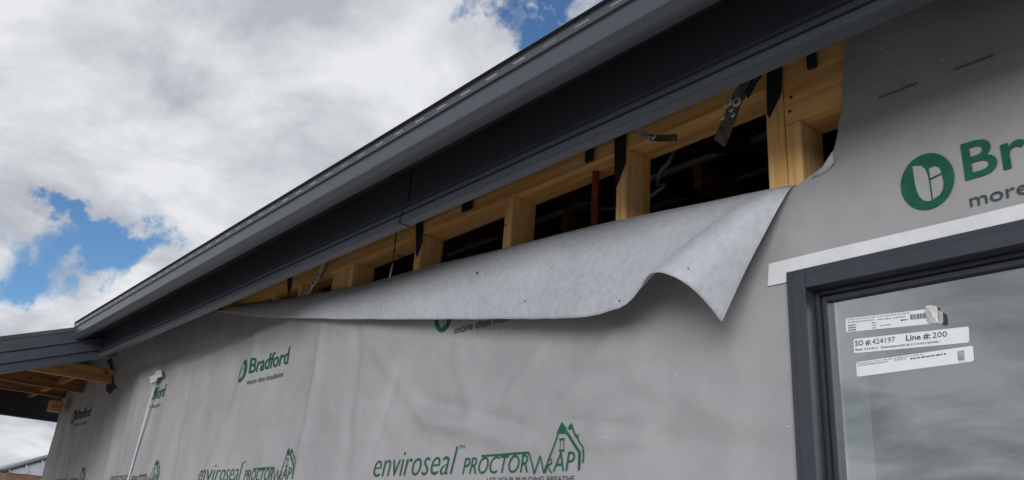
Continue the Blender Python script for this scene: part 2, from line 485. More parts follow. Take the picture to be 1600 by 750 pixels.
def crease(x, z):
    d = 0.0
    for a, b, wd, h in CREASES:
        ax, az = b.x - a.x, b.z - a.z
        l2 = ax * ax + az * az
        tt = ((x - a.x) * ax + (z - a.z) * az) / l2
        if tt < -.6 or tt > 1.6:
            continue
        r = abs((x - a.x) * az - (z - a.z) * ax) / math.sqrt(l2) / wd
        if r > 3:
            continue
        e = max(0.0, -tt, tt - 1.0)
        d += h * math.exp(-r * r * .8) * math.exp(-(e / .3) ** 2) * (1 - .35 * math.exp(-((tt - .5) / .2) ** 2))
    return d


def disp(x, z):
    """how far the membrane stands off the studs (metres, outwards)"""
    zr = z - EYE
    d = 0.004
    d += 0.006 * (noise.noise((x * 1.1, z * 1.0, 3.3)) + .4)
    # drape folds hanging from the eave, stronger to the left
    left = smooth(-2.2, -5.0, x)
    sl = x + 0.10 * (zr - .5) + 0.05 * noise.noise((x * .8, z * 1.5, 9.0))
    d += (0.006 + 0.026 * left) * (noise.noise((sl * 3.6, z * .45, 0.7)) * .6 + .25)
    d += (0.001 + 0.010 * left) * noise.noise((sl * 9.0, z * .8, 5.1))
    # small horizontal tucks between staples
    d += 0.0075 * noise.noise((x * 2.0, z * 7.0, 1.7)) * (1 - .5 * left)
    d += 0.0010 * noise.noise((x * 6.0, z * 12.0, 7.7))
    # sags, pinched at the staples
    for (px_, pz_) in ((-1.78, .315), (-1.29, .285)):
        r = math.hypot((x - px_) / 0.20, (zr - pz_) / 0.035)
        if r < 3:
            d += 0.009 * math.exp(-r * r) * (1 if zr > pz_ - .02 else .6)
    d += crease(x, z)
    # calm near the window and big print
    calm = smooth(-1.15, -0.75, x)
    d = d * (1 - .65 * calm) + 0.004 * calm
    return max(0.0015, d)


FOLD_PX = [(345, 487), (362, 482), (400, 476), (440, 470), (520, 456), (585, 442), (650, 424), (720, 406), (800, 386), (870, 368), (950, 350), (1030, 333), (1100, 319), (1160, 306), (1210, 296), (1245, 290)]
FOLD = [at(*p) for p in FOLD_PX]


def fold_z(x):
    if x <= FOLD[0].x:
        return None
    for a, b in zip(FOLD, FOLD[1:]):
        if x <= b.x:
            return a.z + (b.z - a.z) * (x - a.x) / (b.x - a.x)
    return FOLD[-1].z


TOPW = EYE + 1.075
X_TEAR = -0.775
Z_MID = EYE + 0.58
Z_TEAR = FOLD[-1].z             # wrap continues above the fold only right of the tear


TEAR = [(p.z, p.x) for p in [at(*q) for q in ((1245, 290), (1262, 281), (1280, 268), (1292, 259), (1300, 250), (1306, 230), (1311, 205), (1316, 180), (1320, 130), (1322, 60), (1322, 20))]]


def tear_x(z):                  # left edge of the sheet right of the opening
    pts = TEAR
    jag = .0035 * noise.noise((z * 38, 1, 0)) + .002 * noise.noise((z * 120, 5, 0)) if z > pts[0][0] + .01 else 0.0
    if z <= pts[0][0]:
        return pts[0][1]
    for a, b in zip(pts, pts[1:]):
        if z <= b[0]:
            return a[1] + (b[1] - a[1]) * (z - a[0]) / (b[0] - a[0]) + jag
    return pts[-1][1] + jag


wrap = thing('wall_wrap', 'grey printed building wrap sheet stapled over the wall, its top edge folded down', 'building wrap')


def P(x, z, k=0.0):
    return (x, -disp(x, z) - k, z)


HX0, HX1 = WIN_L + .03, 1.15            # window hole
HZ1, HZ0 = WIN_T - .03, EYE - 1.0
verts, faces, index = [], [], {}


def vid(x, z, key):
    if key not in index:
        index[key] = len(verts); verts.append(P(x, z))
    return index[key]


def lin(a, b, step):
    n = max(1, int(math.ceil((b - a) / step)))
    return [a + (b - a) * i / n for i in range(n + 1)]


XJ = round(FOLD[-1].x, 5)
xs_left = lin(X_LEFT, FOLD[0].x, .018)[:-1] + lin(FOLD[0].x, XJ, .016)
xs_right = lin(XJ, HX0, .02)[1:] if HX0 > XJ else []
xs_all = sorted(set([round(v, 5) for v in xs_left + xs_right + lin(max(HX0, XJ), HX1, .03)[1:] + lin(HX1, X_RIGHT, .08)[1:]]))
zs_low = [round(v, 5) for v in lin(0.05, HZ0, .1) + lin(HZ0, HZ1, .016)[1:] + lin(HZ1, Z_MID, .016)[1:]]
for i in range(len(xs_all) - 1):
    for j in range(len(zs_low) - 1):
        xm = (xs_all[i] + xs_all[i + 1]) / 2; zm = (zs_low[j] + zs_low[j + 1]) / 2
        if HX0 < xm < HX1 and HZ0 < zm < HZ1:
            continue
        faces.append([vid(xs_all[a], zs_low[b], (xs_all[a], zs_low[b])) for a, b in ((i, j), (i + 1, j), (i + 1, j + 1), (i, j + 1))])
# upper left patch: up to the eave, or to the fold
xu = [x for x in xs_all if x <= XJ + 1e-6]
NU = 30
for i in range(len(xu) - 1):
    for j in range(NU):
        q = []
        for a, b in ((i, j), (i + 1, j), (i + 1, j + 1), (i, j + 1)):
            x = xu[a]; tz = fold_z(x); top = TOPW if tz is None else tz
            z = Z_MID + (top - Z_MID) * b / NU
            q.append(vid(x, z, (x, Z_MID if False else round(Z_MID, 5)) if b == 0 else (x, 'u', b)))
        faces.append(q)
# upper right patch: from the tear to the right end
xr = [x for x in xs_all if x >= XJ - 1e-6]
zs_up = lin(Z_MID, TOPW, .009)
for i in range(len(xr) - 1):
    for j in range(len(zs_up) - 1):
        q = []
        for a, b in ((i, j), (i + 1, j), (i + 1, j + 1), (i, j + 1)):
            z = zs_up[b]; x = xr[a]
            s = (x - XJ) / (X_RIGHT - XJ)
            e = tear_x(z)
            xx = e + (X_RIGHT - e) * s
            q.append(vid(xx, z, (x, round(Z_MID, 5)) if b == 0 else (x, 'r', b)))
        faces.append(q)
sheet = from_data('wrap_sheet', verts, faces, 'wrap_grey', wrap, smooth=True)
# corner return of the wrap round the end of the wall
vv, ff = [], []
for j, z in enumerate(lin(.05, PLATE_T, .05)):
    for i in range(6):
        vv.append((X_LEFT + (0.004 if i else 0) - .006 * noise.noise((i * .9, z * 3, 2)) * (i > 0), -disp(X_LEFT, z) * (1 if i == 0 else 0) + i * .12, z))
    if j:
        for i in range(5):
            a = (j - 1) * 6 + i
            ff.append((a, a + 6, a + 7, a + 1))
from_data('corner_return', vv, ff, 'wrap_grey', wrap, True)

# folded flap: straight rulings from the fold to the free hem
HEM = [  # px, py, stand-off from the wall, px of the fold point the ruling starts from
    (347, 488, .002, 347), (372, 492.5, .006, 374), (405, 496, .014, 412), (470, 498.5, .036, 480), (560, 499.5, .050, 575), (620, 499.6, .058, 640), (680, 499.6, .065, 705), (740, 499.5, .070, 770),
    (800, 499.3, .076, 835), (850, 499, .081, 895), (890, 498, .086, 950), (918, 496, .091, 1000), (940, 491.5, .097, 1045), (958, 486, .103, 1085), (975, 480, .108, 1118), (988, 470, .114, 1146), (997, 459, .120, 1168),
    (1003, 451, .127, 1184), (1009, 440, .136, 1198), (1016, 431, .148, 1208), (1026, 427, .160, 1216), (1038, 427.5, .168, 1222), (1052, 432, .170, 1227), (1066, 439, .166, 1231), (1082, 450, .155, 1234), (1096, 463, .140, 1237),
    (1108, 476, .125, 1240), (1118, 488, .112, 1242), (1126, 499, .100, 1244), (1131, 504, .092, 1245)]


def fold_at(px):
    for a, b in zip(FOLD_PX, FOLD_PX[1:]):
        if px <= b[0] or b is FOLD_PX[-1]:
            s = (px - a[0]) / (b[0] - a[0])
            return at(px, a[1] + (b[1] - a[1]) * s)


def catmull(p, n):
    o = []
    for i in range(len(p) - 1):
        p0, p1, p2, p3 = p[max(i - 1, 0)], p[i], p[i + 1], p[min(i + 2, len(p) - 1)]
        for k_ in range(n):
            s = k_ / n
            o.append(tuple(.5 * (2 * b + (c - a) * s + (2 * a - 5 * b + 4 * c - d) * s * s + (3 * b - 3 * c + d - a) * s ** 3) for a, b, c, d in zip(p0, p1, p2, p3)))
    o.append(tuple(p[-1]))
    return o


HEMS = catmull(HEM, 5)
NT = 26
fv, ff = [], []
for si, (hx, hy, so_, fx) in enumerate(HEMS):
    fray = min(1, si / 12) * (1.0 * noise.noise((hx * .11, 3, 0)) + .7 * noise.noise((hx * .45, 7, 0)))
    A = fold_at(fx); B = at(hx + .4 * fray, hy + fray, -so_)
    cone = smooth(1150, 1245, fx)
    ln = (B - A).length
    rad = min(.012, ln * .12)
    fv.append((A.x, -disp(A.x, A.z) + .002, A.z - rad * .9))
    for j in range(NT + 1):
        tt = j / NT
        p = A.lerp(B, tt)
        # rolled top: leaves the wall at once, then hangs
        bulge = rad * 1.1 * (1 - math.exp(-tt * ln / .018)) * (1 - tt * .9) + .014 * math.sin(math.pi * tt) * min(1, ln / .2) * (1 - cone * .5)
        wr = .0022 * noise.noise((p.x * 6, p.z * 8, 2.2)) * math.sin(math.pi * min(1, tt * 1.2)) + .0003 * noise.noise((p.x * 22, p.z * 22, 8.2)) * tt
        lead = disp(p.x, p.z) * (1 - smooth(430, 620, hx))
        fv.append((p.x, p.y - .004 * min(1, ln / .06) - bulge - wr - lead, p.z + (.003 * (1 - abs(2 * tt / .1 - 1)) if tt < .1 else 0)))
NC = NT + 2
for i in range(len(HEMS) - 1):
    for j in range(NC - 1):
        a = i * NC + j
        ff.append((a, a + 1, a + NC + 1, a + NC))
flap = from_data('folded_flap', fv, ff, 'wrap_underside', wrap, True)
flap['label'] = 'pale mottled underside of the wrap folded down over the wall'
solidify(flap, .0012, 0)
# staple holes and small nicks in the flap, on the nearest point of its surface
fpts = [Vector(p) for p in fv]
for (hx, hy, r) in ((745, 426, .006), (968, 471, .004), (658, 494, .005), (905, 440, .0025), (560, 478, .003), (820, 470, .0025), (1075, 420, .0025)):
    d = ray(hx, hy).normalized(); c_ = Vector((0, -DW, EYE))
    best = min(fpts, key=lambda q_: ((q_ - c_) - d * (q_ - c_).dot(d)).length)
    t_ = (best - c_).dot(d) - .004
    p = c_ + d * t_
    vv = [(p.x + r * math.cos(i * math.pi / 3) * random.uniform(.5, 1), p.y, p.z + r * 1.5 * math.sin(i * math.pi / 3) * random.uniform(.5, 1)) for i in range(6)]
    from_data('staple_hole', vv, [tuple(range(6))], 'dark_gap', flap)
# dog-eared scrap of wrap standing up beside the double stud
sc = [at(1268, 279, -.007), at(1284, 262, -.012), at(1301, 236, -.022), at(1303, 253, -.014), at(1297, 263, -.008), at(1284, 273, -.007)]
o = from_data('torn_scrap', sc, [(0, 1, 5), (1, 2, 3, 4), (1, 4, 5)], 'wrap_underside', wrap, True)
solidify(o, .0012, 0)


# ---- printing on the wrap
def text_bm(body, shear=0.0, weight=0.0, res=3, spacing=1.0):
    c = bpy.data.curves.new('text', 'FONT')
    c.body = body; c.size = 1.0; c.shear = shear; c.offset = weight; c.resolution_u = res; c.space_character = spacing
    ob = bpy.data.objects.new('text', c); COL.objects.link(ob)
    dg = bpy.context.evaluated_depsgraph_get(); dg.update()
    me = bpy.data.meshes.new_from_object(ob.evaluated_get(dg))
    bpy.data.objects.remove(ob); bpy.data.curves.remove(c)
    bm = bmesh.new(); bm.from_mesh(me); bpy.data.meshes.remove(me)
    return bm


def cap_height():
    bm = text_bm('H'); h = max(v.co.y for v in bm.verts); bm.free()
    return h


CAP = cap_height()


def fit(bm, x0, x1, base, cap, by=None):
    """scale a text so that it runs x0..x1 with the given capital height"""
    lo = min(v.co.x for v in bm.verts); hi = max(v.co.x for v in bm.verts)
    for v in bm.verts:
        v.co = Vector((x0 + (v.co.x - lo) / (hi - lo) * (x1 - x0), 0, base + v.co.y / CAP * cap))
    return bm


def poly_bm(polys):
    bm = bmesh.new()
    for p in polys:
        try:
            bm.faces.new([bm.verts.new((q[0], 0, q[1])) for q in p])
        except ValueError:
            pass
    bmesh.ops.triangulate(bm, faces=bm.faces[:])
    return bm


def stroke(pts, wd):
    out_ = []
    for a, b in zip(pts, pts[1:]):
        a, b = Vector(a), Vector(b); d = (b - a)
        if d.length < 1e-6:
            continue
        d.normalize(); nn = Vector((-d.y, d.x)) * wd / 2; e = d * wd * .35
        out_.append([a - e + nn, a - e - nn, b + e - nn, b + e + nn])
    return out_


def ellipse(cx, cz, rx, rz, n=40, a0=0, a1=2 * math.pi):
    return [(cx + rx * math.cos(a0 + (a1 - a0) * i / n), cz + rz * math.sin(a0 + (a1 - a0) * i / n)) for i in range(n)]


def lay(name, bm, material, parent, dx=0.0, lift=.0030, cut=None, surf=True, y=0.0, dz=0.0):
    """lay a flat print on the membrane, following its folds"""
    bm = bm.copy()
    bmesh.ops.triangulate(bm, faces=bm.faces[:])
    for v in bm.verts:
        v.co.x += dx; v.co.z += dz
    xs_ = [v.co.x for v in bm.verts]; zs_ = [v.co.z for v in bm.verts]
    st = .014
    for ax, lo, hi in ((0, min(xs_), max(xs_)), (2, min(zs_), max(zs_))):
        n = int((hi - lo) / st)
        for i in range(1, n + 1):
            co = [0, 0, 0]; co[ax] = lo + i * (hi - lo) / (n + 1)
            no = [0, 0, 0]; no[ax] = 1
            bmesh.ops.bisect_plane(bm, geom=bm.verts[:] + bm.edges[:] + bm.faces[:], plane_co=co, plane_no=no)
    if cut is not None:
        bmesh.ops.bisect_plane(bm, geom=bm.verts[:] + bm.edges[:] + bm.faces[:], plane_co=(cut, 0, 0), plane_no=(-1, 0, 0), clear_outer=True)
    for v in bm.verts:
        v.co.y = (-disp(v.co.x, v.co.z) - lift) if surf else y
    for f_ in bm.faces:
        if f_.normal.y > 0:
            f_.normal_flip()
    bm.normal_update()
    flipped = [f_ for f_ in bm.faces if f_.normal.y > 0]
    bmesh.ops.reverse_faces(bm, faces=flipped)
    me = bpy.data.meshes.new(name); bm.to_mesh(me); bm.free()
    return link(name, me, material, parent)


# first kind of print (measured on the large one at the right): emblem, name, tag line
LX = -0.584                     # left edge of the emblem
em = poly_bm([ellipse(LX + .046, EYE + .654, .046, .053)])
cxe, cze = LX + .046, EYE + .654
leafL = [(-.020, .034), (-.006, .030), (.000, .022), (.003, .008), (.0035, -.008), (.004, -.037), (-.002, -.037), (-.009, -.033), (-.015, -.024), (-.018, -.012), (-.0195, .004)]
leafR1 = [(.006, .021), (.016, .022), (.022, .017), (.0245, .009), (.0245, .007), (.0062, .003)]
leafR2 = [(.0062, -.001), (.0248, .003), (.026, -.010), (.024, -.022), (.018, -.031), (.0065, -.036)]
leaf = poly_bm([[(cxe + a * 1.05, cze + b * 1.05) for a, b in l_] for l_ in (leafL, leafR1, leafR2)])
nm = fit(text_bm('Bradford', weight=.012), LX + .108, LX + .484, EYE + .637, .066)
tg = fit(text_bm('more than insulation'), LX + .110, LX + .455, EYE + .586, .0235)
tm = fit(text_bm('TM'), LX + .489, LX + .502, EYE + .700, .006)
SEAM = at(243, 600).x + .012
for (ox, cut) in ((LX, None), (-1.502 * DW, None), (-2.630 * DW, None), (-3.745 * DW, SEAM), (-4.86 * DW, None)):
    dx = ox - LX
    if cut is None:
        e = lay('printed_emblem', em, 'print_green', wrap, dx)
        lay('emblem_leaf', leaf, 'wrap_grey', e, dx, lift=.0042)
    lay('printed_name', nm, 'print_green', wrap, dx, cut=cut)
    lay('printed_tag_line', tg, 'print_dark', wrap, dx, cut=cut)
    if cut is None:
        lay('printed_trade_mark', tm, 'print_dark', wrap, dx)


# second kind of print, measured on the middle one: word, name with a house drawn over it
def zp(x, y):                   # point measured in an enlarged view of the print
    p = at(560 + x / 3.636, 600 + y / 3.636)
    return (p.x, p.z)


env = fit(text_bm('enviroseal', shear=.22, weight=-.012), at(586, 747).x, at(717, 740).x, EYE + .178, .077)
pro = fit(text_bm('PROCTOR', shear=.16, weight=-.006), zp(612, 520)[0], zp(985, 505)[0], EYE + .1775, .044)
wra = fit(text_bm('AP', shear=.12, weight=-.006), zp(1125, 505)[0], zp(1248, 500)[0], EYE + .1775, .045)
let = fit(text_bm('LET YOUR BUILDING BREATHE'), zp(757, 545)[0], zp(1252, 530)[0], EYE + .1545, .0125)
tms = fit(text_bm('TM'), zp(588, 372)[0], zp(620, 370)[0], EYE + .247, .009)
tmh = fit(text_bm('TM'), zp(1248, 250)[0], zp(1280, 248)[0], EYE + .252, .009)
pl = []
pl += stroke([zp(718, 411), zp(992, 394), zp(1020, 512)], .0045)
pl += stroke([zp(1020, 512), zp(1052, 414), zp(1074, 506), zp(1152, 290)], .0042)
pl += stroke([zp(1083, 508), zp(1100, 428), zp(1113, 430), zp(1118, 452), zp(1092, 470), zp(1118, 508)], .0036)
pl += [[zp(1170, 218), zp(1148, 284), zp(1200, 284)]]
pl += [[zp(1200, 284), zp(1212, 276), zp(1286, 386), zp(1270, 392)], [zp(1270, 392), zp(1286, 386), zp(1282, 486), zp(1270, 500)], [zp(1170, 218), zp(1212, 276), zp(1200, 284)]]
pl += [[zp(1212, 226), zp(1202, 252), zp(1212, 262), zp(1228, 262)]]
pl += stroke([zp(1214, 228), zp(1304, 362), zp(1298, 448)], .0045)
pl += stroke([zp(1162, 318), zp(1188, 316)], .004) + stroke([zp(1160, 382), zp(1188, 380)], .004)
pl += stroke([zp(1166, 318), zp(1164, 382)], .0022) + stroke([zp(1184, 318), zp(1184, 382)], .0022)
hou = poly_bm(pl)
for (pk, cut) in ((-1.056, None), (-2.152, None), (-3.256, None), (-4.34, None)):
    dx = (pk + 1.056) * DW
    lay('printed_word', env, 'print_green', wrap, dx)
    lay('printed_name', pro, 'print_green', wrap, dx)
    lay('printed_name', wra, 'print_green', wrap, dx)
    lay('printed_house_mark', hou, 'print_green', wrap, dx)
    lay('printed_tag_line', let, 'print_dark', wrap, dx)
    lay('printed_trade_mark', tms, 'print_dark', wrap, dx)
    lay('printed_trade_mark', tmh, 'print_dark', wrap, dx)

# short printed dashes near the eave
for a, b in (((1376, 155), (1435, 133)), ((1494, 112), (1555, 90))):
    p, q = at(*a), at(*b)
    lay('printed_dash', poly_bm(stroke([(p.x, p.z), (q.x, q.z)], .0040)), 'dash_grey', wrap)
# staples
st_me = None
for (sx, sy) in [(764, 548), (772, 545), (765, 604), (950, 686), (615, 675), (422, 525), (525, 523), (522, 558), (432, 662), (476, 655), (1236, 668), (780, 520), (398, 654), (560, 610), (700, 600), (840, 640), (490, 730), (1382, 78), (1475, 96), (1060, 588)]:
    p = at(sx, sy)
    if st_me is None:
        o = box('staple', (-.0032, -.001, -.0009), (.0032, .001, .0009), 'white_plastic', wrap)
        st_me = o.data
    else:
        o = bpy.data.objects.new('staple', st_me); COL.objects.link(o); o.parent = wrap
    o.location = (p.x, -disp(p.x, p.z) - .0012, p.z)
    o.rotation_euler = (0, random.uniform(-.7, .7), 0)

# ------------------------------------------------------------------ fascia
fascia = thing('eave_fascia', 'ribbed charcoal metal fascia board under the long gutter', 'fascia')
fy = Y_F
FZ = EYE + .818
FP = [(fy + .034, FZ + .012), (fy + .032, FZ + .001), (fy + .002, FZ), (fy - .003, FZ + .003), (fy + .003, FZ + .024), (fy + .011, FZ + .026), (fy + .011, FZ + .029), (fy + .003, FZ + .031),
      (fy + .009, FZ + .048), (fy + .016, FZ + .050), (fy + .016, FZ + .053), (fy + .009, FZ + .055), (fy + .011, FZ + .061), (fy + .018, FZ + .064), (fy + .018, FZ + .186), (fy + .026, FZ + .186), (fy + .026, FZ + .012)]
XJN = -1.729 * (D_F)
for (a, b) in ((X_BARGE + .01, XJN - .002), (XJN + .002, X_RIGHT)):
    extrude_profile('fascia_length', FP, lin(a, b, .06), 'charcoal_steel', fascia, closed=True, zof=tilt)
FPJ = [(y - .0025 if y < fy + .02 else y, z - .0015) for y, z in FP]
extrude_profile('joint_cover', FPJ, [XJN - .0035, XJN + .0035], 'black_steel', fascia, closed=True, zof=tilt)

# ------------------------------------------------------------------ gutter
gut = thing('eave_gutter', 'long charcoal metal gutter with slotted front running up along the eave', 'gutter')
GB = EYE + .900


def yd(d):
    return d - DW


GP = [(yd(.956), GB + .046), (yd(.956), GB - .001), (yd(.952), GB - .005), (yd(.936), GB - .007), (yd(.930), GB - .006), (yd(.926), GB - .003),  # back wall set off the fascia, leaving a made-up gap that stays dark
      (yd(.916), GB + .010), (yd(.9135), GB + .013), (yd(.9125), GB + .018), (yd(.911), GB + .050), (yd(.911), GB + .056), (yd(.905), GB + .058), (yd(.9045), GB + .0660), (yd(.904), GB + .0695), (yd(.9035), GB + .0765), (yd(.901), GB + .078)]
iS = len(GP) - 4
bead = [(yd(.901 + .0045 * math.cos(a)) - .001, GB + .0825 + .0045 * math.sin(a)) for a in [math.radians(v) for v in range(-90, 200, 30)]]
GPX = GP + bead[::-1][::-1]
xs_g = []
x = X_BARGE - .0
pat = []
while x < X_RIGHT:
    xs_g.append(x); pat.append(False)
    xs_g.append(x + .057); pat.append(True)
    x += .095
xs_g.append(x)
extrude_profile('gutter_channel', GPX, xs_g, 'charcoal_steel', gut, zof=tilt, skip=lambda i, j: (pat[i] and j == iS), flip=True)
extrude_profile('slot_blocker', [(yd(.918), GB + .050), (yd(.922), GB + .088), (yd(.924), GB + .088), (yd(.920), GB + .050)], lin(X_BARGE + .01, X_RIGHT, .1), 'pale_trim', gut, closed=True, zof=tilt)  # strip added behind the slots to block the bright sky showing through
# stop end
vv = [(X_BARGE, y, z + tilt(X_BARGE)) for y, z in GP]
from_data('stop_end', vv, [tuple(range(len(vv)))], 'charcoal_steel', gut)
for i in range(4):
    xx = -4.4 + i * 1.25
    beam('gutter_bracket', (xx, yd(D_F) + .008, GB + .08 + tilt(xx)), (xx, yd(.905), GB + .08 + tilt(xx)), .02, .003, 'black_steel', gut)

# ------------------------------------------------------------------ porch roof at the far end
porch = thing('porch_roof', 'lower charcoal porch roof end with exposed brown joists at far left', 'porch roof')


def rake(dd):
    return EYE + .996 - (0.932 - dd) * .375


def bargept(dd, off, x):
    return (x, dd - DW, rake(dd) + off)


BP = [(0.0, 0.0), (0.0, -.074), (.014, -.084), (.014, -.088), (.004, -.096), (.004, -.138), (.018, -.149), (.018, -.154), (.006, -.162), (.006, -.176), (.018, -.186), (.016, -.207), (-.02, -.210), (-.02, 0.0)]
ds = [-.6, 0, .5, 1.0, 1.16]
vv, ff = [], []
for dd in ds:
    for (px_, pz_) in BP:
        vv.append(bargept(dd, pz_, X_BARGE + px_))
n = len(BP)
for i in range(len(ds) - 1):
    for j in range(n):
        k = (j + 1) % n
        ff.append((i * n + j, i * n + k, (i + 1) * n + k, (i + 1) * n + j))
from_data('barge_board', vv, ff, 'charcoal_steel', porch)
X_PE = -7.62
from_data('porch_sheet', [bargept(-.6, .003, X_PE), bargept(1.5, .003, X_PE), bargept(1.5, .003, X_BARGE + .004), bargept(-.6, .003, X_BARGE + .004),
                          bargept(-.6, -.02, X_PE), bargept(1.5, -.02, X_PE), bargept(1.5, -.02, X_BARGE + .004), bargept(-.6, -.02, X_BARGE + .004)],
          [(0, 1, 2, 3), (7, 6, 5, 4), (0, 4, 5, 1), (1, 5, 6, 2), (2, 6, 7, 3), (3, 7, 4, 0)], 'sarking', porch)
XJ1 = at(178, 600).x
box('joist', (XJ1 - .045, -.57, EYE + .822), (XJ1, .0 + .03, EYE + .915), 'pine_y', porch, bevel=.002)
box('joist', (-6.56, -.57, EYE + .830), (-6.515, -.02, EYE + .915), 'brown_wood_y', porch, bevel=.002)
box('joist', (-7.13, -.55, EYE + .842), (-7.085, -.015, EYE + .925), 'brown_wood_y', porch, bevel=.002)
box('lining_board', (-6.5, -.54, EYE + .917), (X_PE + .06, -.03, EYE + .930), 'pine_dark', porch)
box('end_beam', (X_PE, -.5, EYE + .70), (X_PE + .05, .55, EYE + .93), 'black_steel', porch)
box('end_fascia_lip', (X_PE + .052, -.5, EYE + .70), (X_PE + .06, .5, EYE + .715), 'charcoal_frame', porch)
pk = at(86, 634, -.10)
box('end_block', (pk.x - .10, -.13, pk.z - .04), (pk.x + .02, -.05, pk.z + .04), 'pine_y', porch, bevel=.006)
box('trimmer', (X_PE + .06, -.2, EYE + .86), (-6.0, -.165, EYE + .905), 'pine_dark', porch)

# ragged dark hole in the wrap where the joist goes through: dark backing lying behind a torn patch
hp = [(174, 566), (181, 558), (182, 580), (181, 598), (186, 606), (181, 611), (175, 617), (172, 610), (173, 600), (178, 600), (179, 578)]
bmh = poly_bm([[(at(a, b).x, at(a, b).z) for a, b in hp]])
o = lay('tear_at_joist', bmh, 'dark_gap', wrap, lift=.0025)

# ------------------------------------------------------------------ window
win = thing('window', 'charcoal aluminium framed window with reflective glass at lower right', 'window')
WR = 1.18; WB = EYE - 1.03
Z0, Z1 = WB, WIN_T


def ring(name, l, r, b, t_, wd, y0, y1, material, names=('jamb', 'head', 'sill_frame')):
    """four butted bars of one frame profile"""
    box(names[0], (l, y0, b), (l + wd, y1, t_), material, win, bevel=.0015)
    box(names[0], (r - wd, y0, b), (r, y1, t_), material, win, bevel=.0015)
    box(names[1], (l + wd + .0006, y0, t_ - wd), (r - wd - .0006, y1, t_), material, win, bevel=.0015)
    box(names[2], (l + wd + .0006, y0, b), (r - wd - .0006, y1, b + wd), material, win, bevel=.0015)


ring('lip', WIN_L, WR, Z0, Z1, .013, -.020, .03, 'charcoal_frame', ('frame_lip', 'frame_lip', 'frame_lip'))
ring('frame', WIN_L + .0135, WR - .0135, Z0 + .0135, Z1 - .0135, .028, -.026, .035, 'charcoal_frame', ('frame_jamb', 'frame_head', 'frame_sill'))
ring('bead', WIN_L + .042, WR - .042, Z0 + .042, Z1 - .042, .008, .006, .045, 'black_steel', ('glazing_bead', 'glazing_bead', 'glazing_bead'))
ring('sash', WIN_L + .0505, WR - .0505, Z0 + .0505, Z1 - .0505, .010, .016, .045, 'charcoal_frame', ('sash_bar', 'sash_bar', 'sash_bar'))
GY = .026
gp = from_data('glass_pane', [(WIN_L + .06, GY, Z0 + .06), (WR - .06, GY, Z0 + .06), (WR - .06, GY, Z1 - .06), (WIN_L + .06, GY, Z1 - .06),
                              (WIN_L + .06, GY + .005, Z0 + .06), (WR - .06, GY + .005, Z0 + .06), (WR - .06, GY + .005, Z1 - .06), (WIN_L + .06, GY + .005, Z1 - .06)],
               [(0, 1, 2, 3)], 'window_glass', win)
ring('reveal', WIN_L + .045, WR - .045, Z0 + .045, Z1 - .045, .018, .046, .145, 'reveal_board', ('reveal_jamb', 'reveal_head', 'reveal_sill'))

tape = thing('flashing_tape', 'white flashing tape strip stuck along the top of the window', 'tape')
tv, tf = [], []
n = 60
za = EYE + .570
for i in range(n + 1):
    x = -.862 + (WR + .05 + .862) * i / n
    wob = .0012 * noise.noise((x * 9, 0, 0))
    lo = EYE + .523 if i < 2 else EYE + .5275
    tv.append((x + (.0 if i else .003), -disp(x, za) - .0025, za + wob + .002 * noise.noise((x * 2, 3, 0))))
    tv.append((x + (.0 if i else .0), -disp(x, lo) - .0025 - .001, lo))
for i in range(n):
    tf.append((2 * i + 1, 2 * i + 3, 2 * i + 2, 2 * i))
from_data('tape_strip', tv, tf, 'white_tape', tape, True)


# ------------------------------------------------------------------ paper labels on the glass
def gpt(px_, py_, k=0.0):
    return at(px_, py_, GY - .0006 - k)


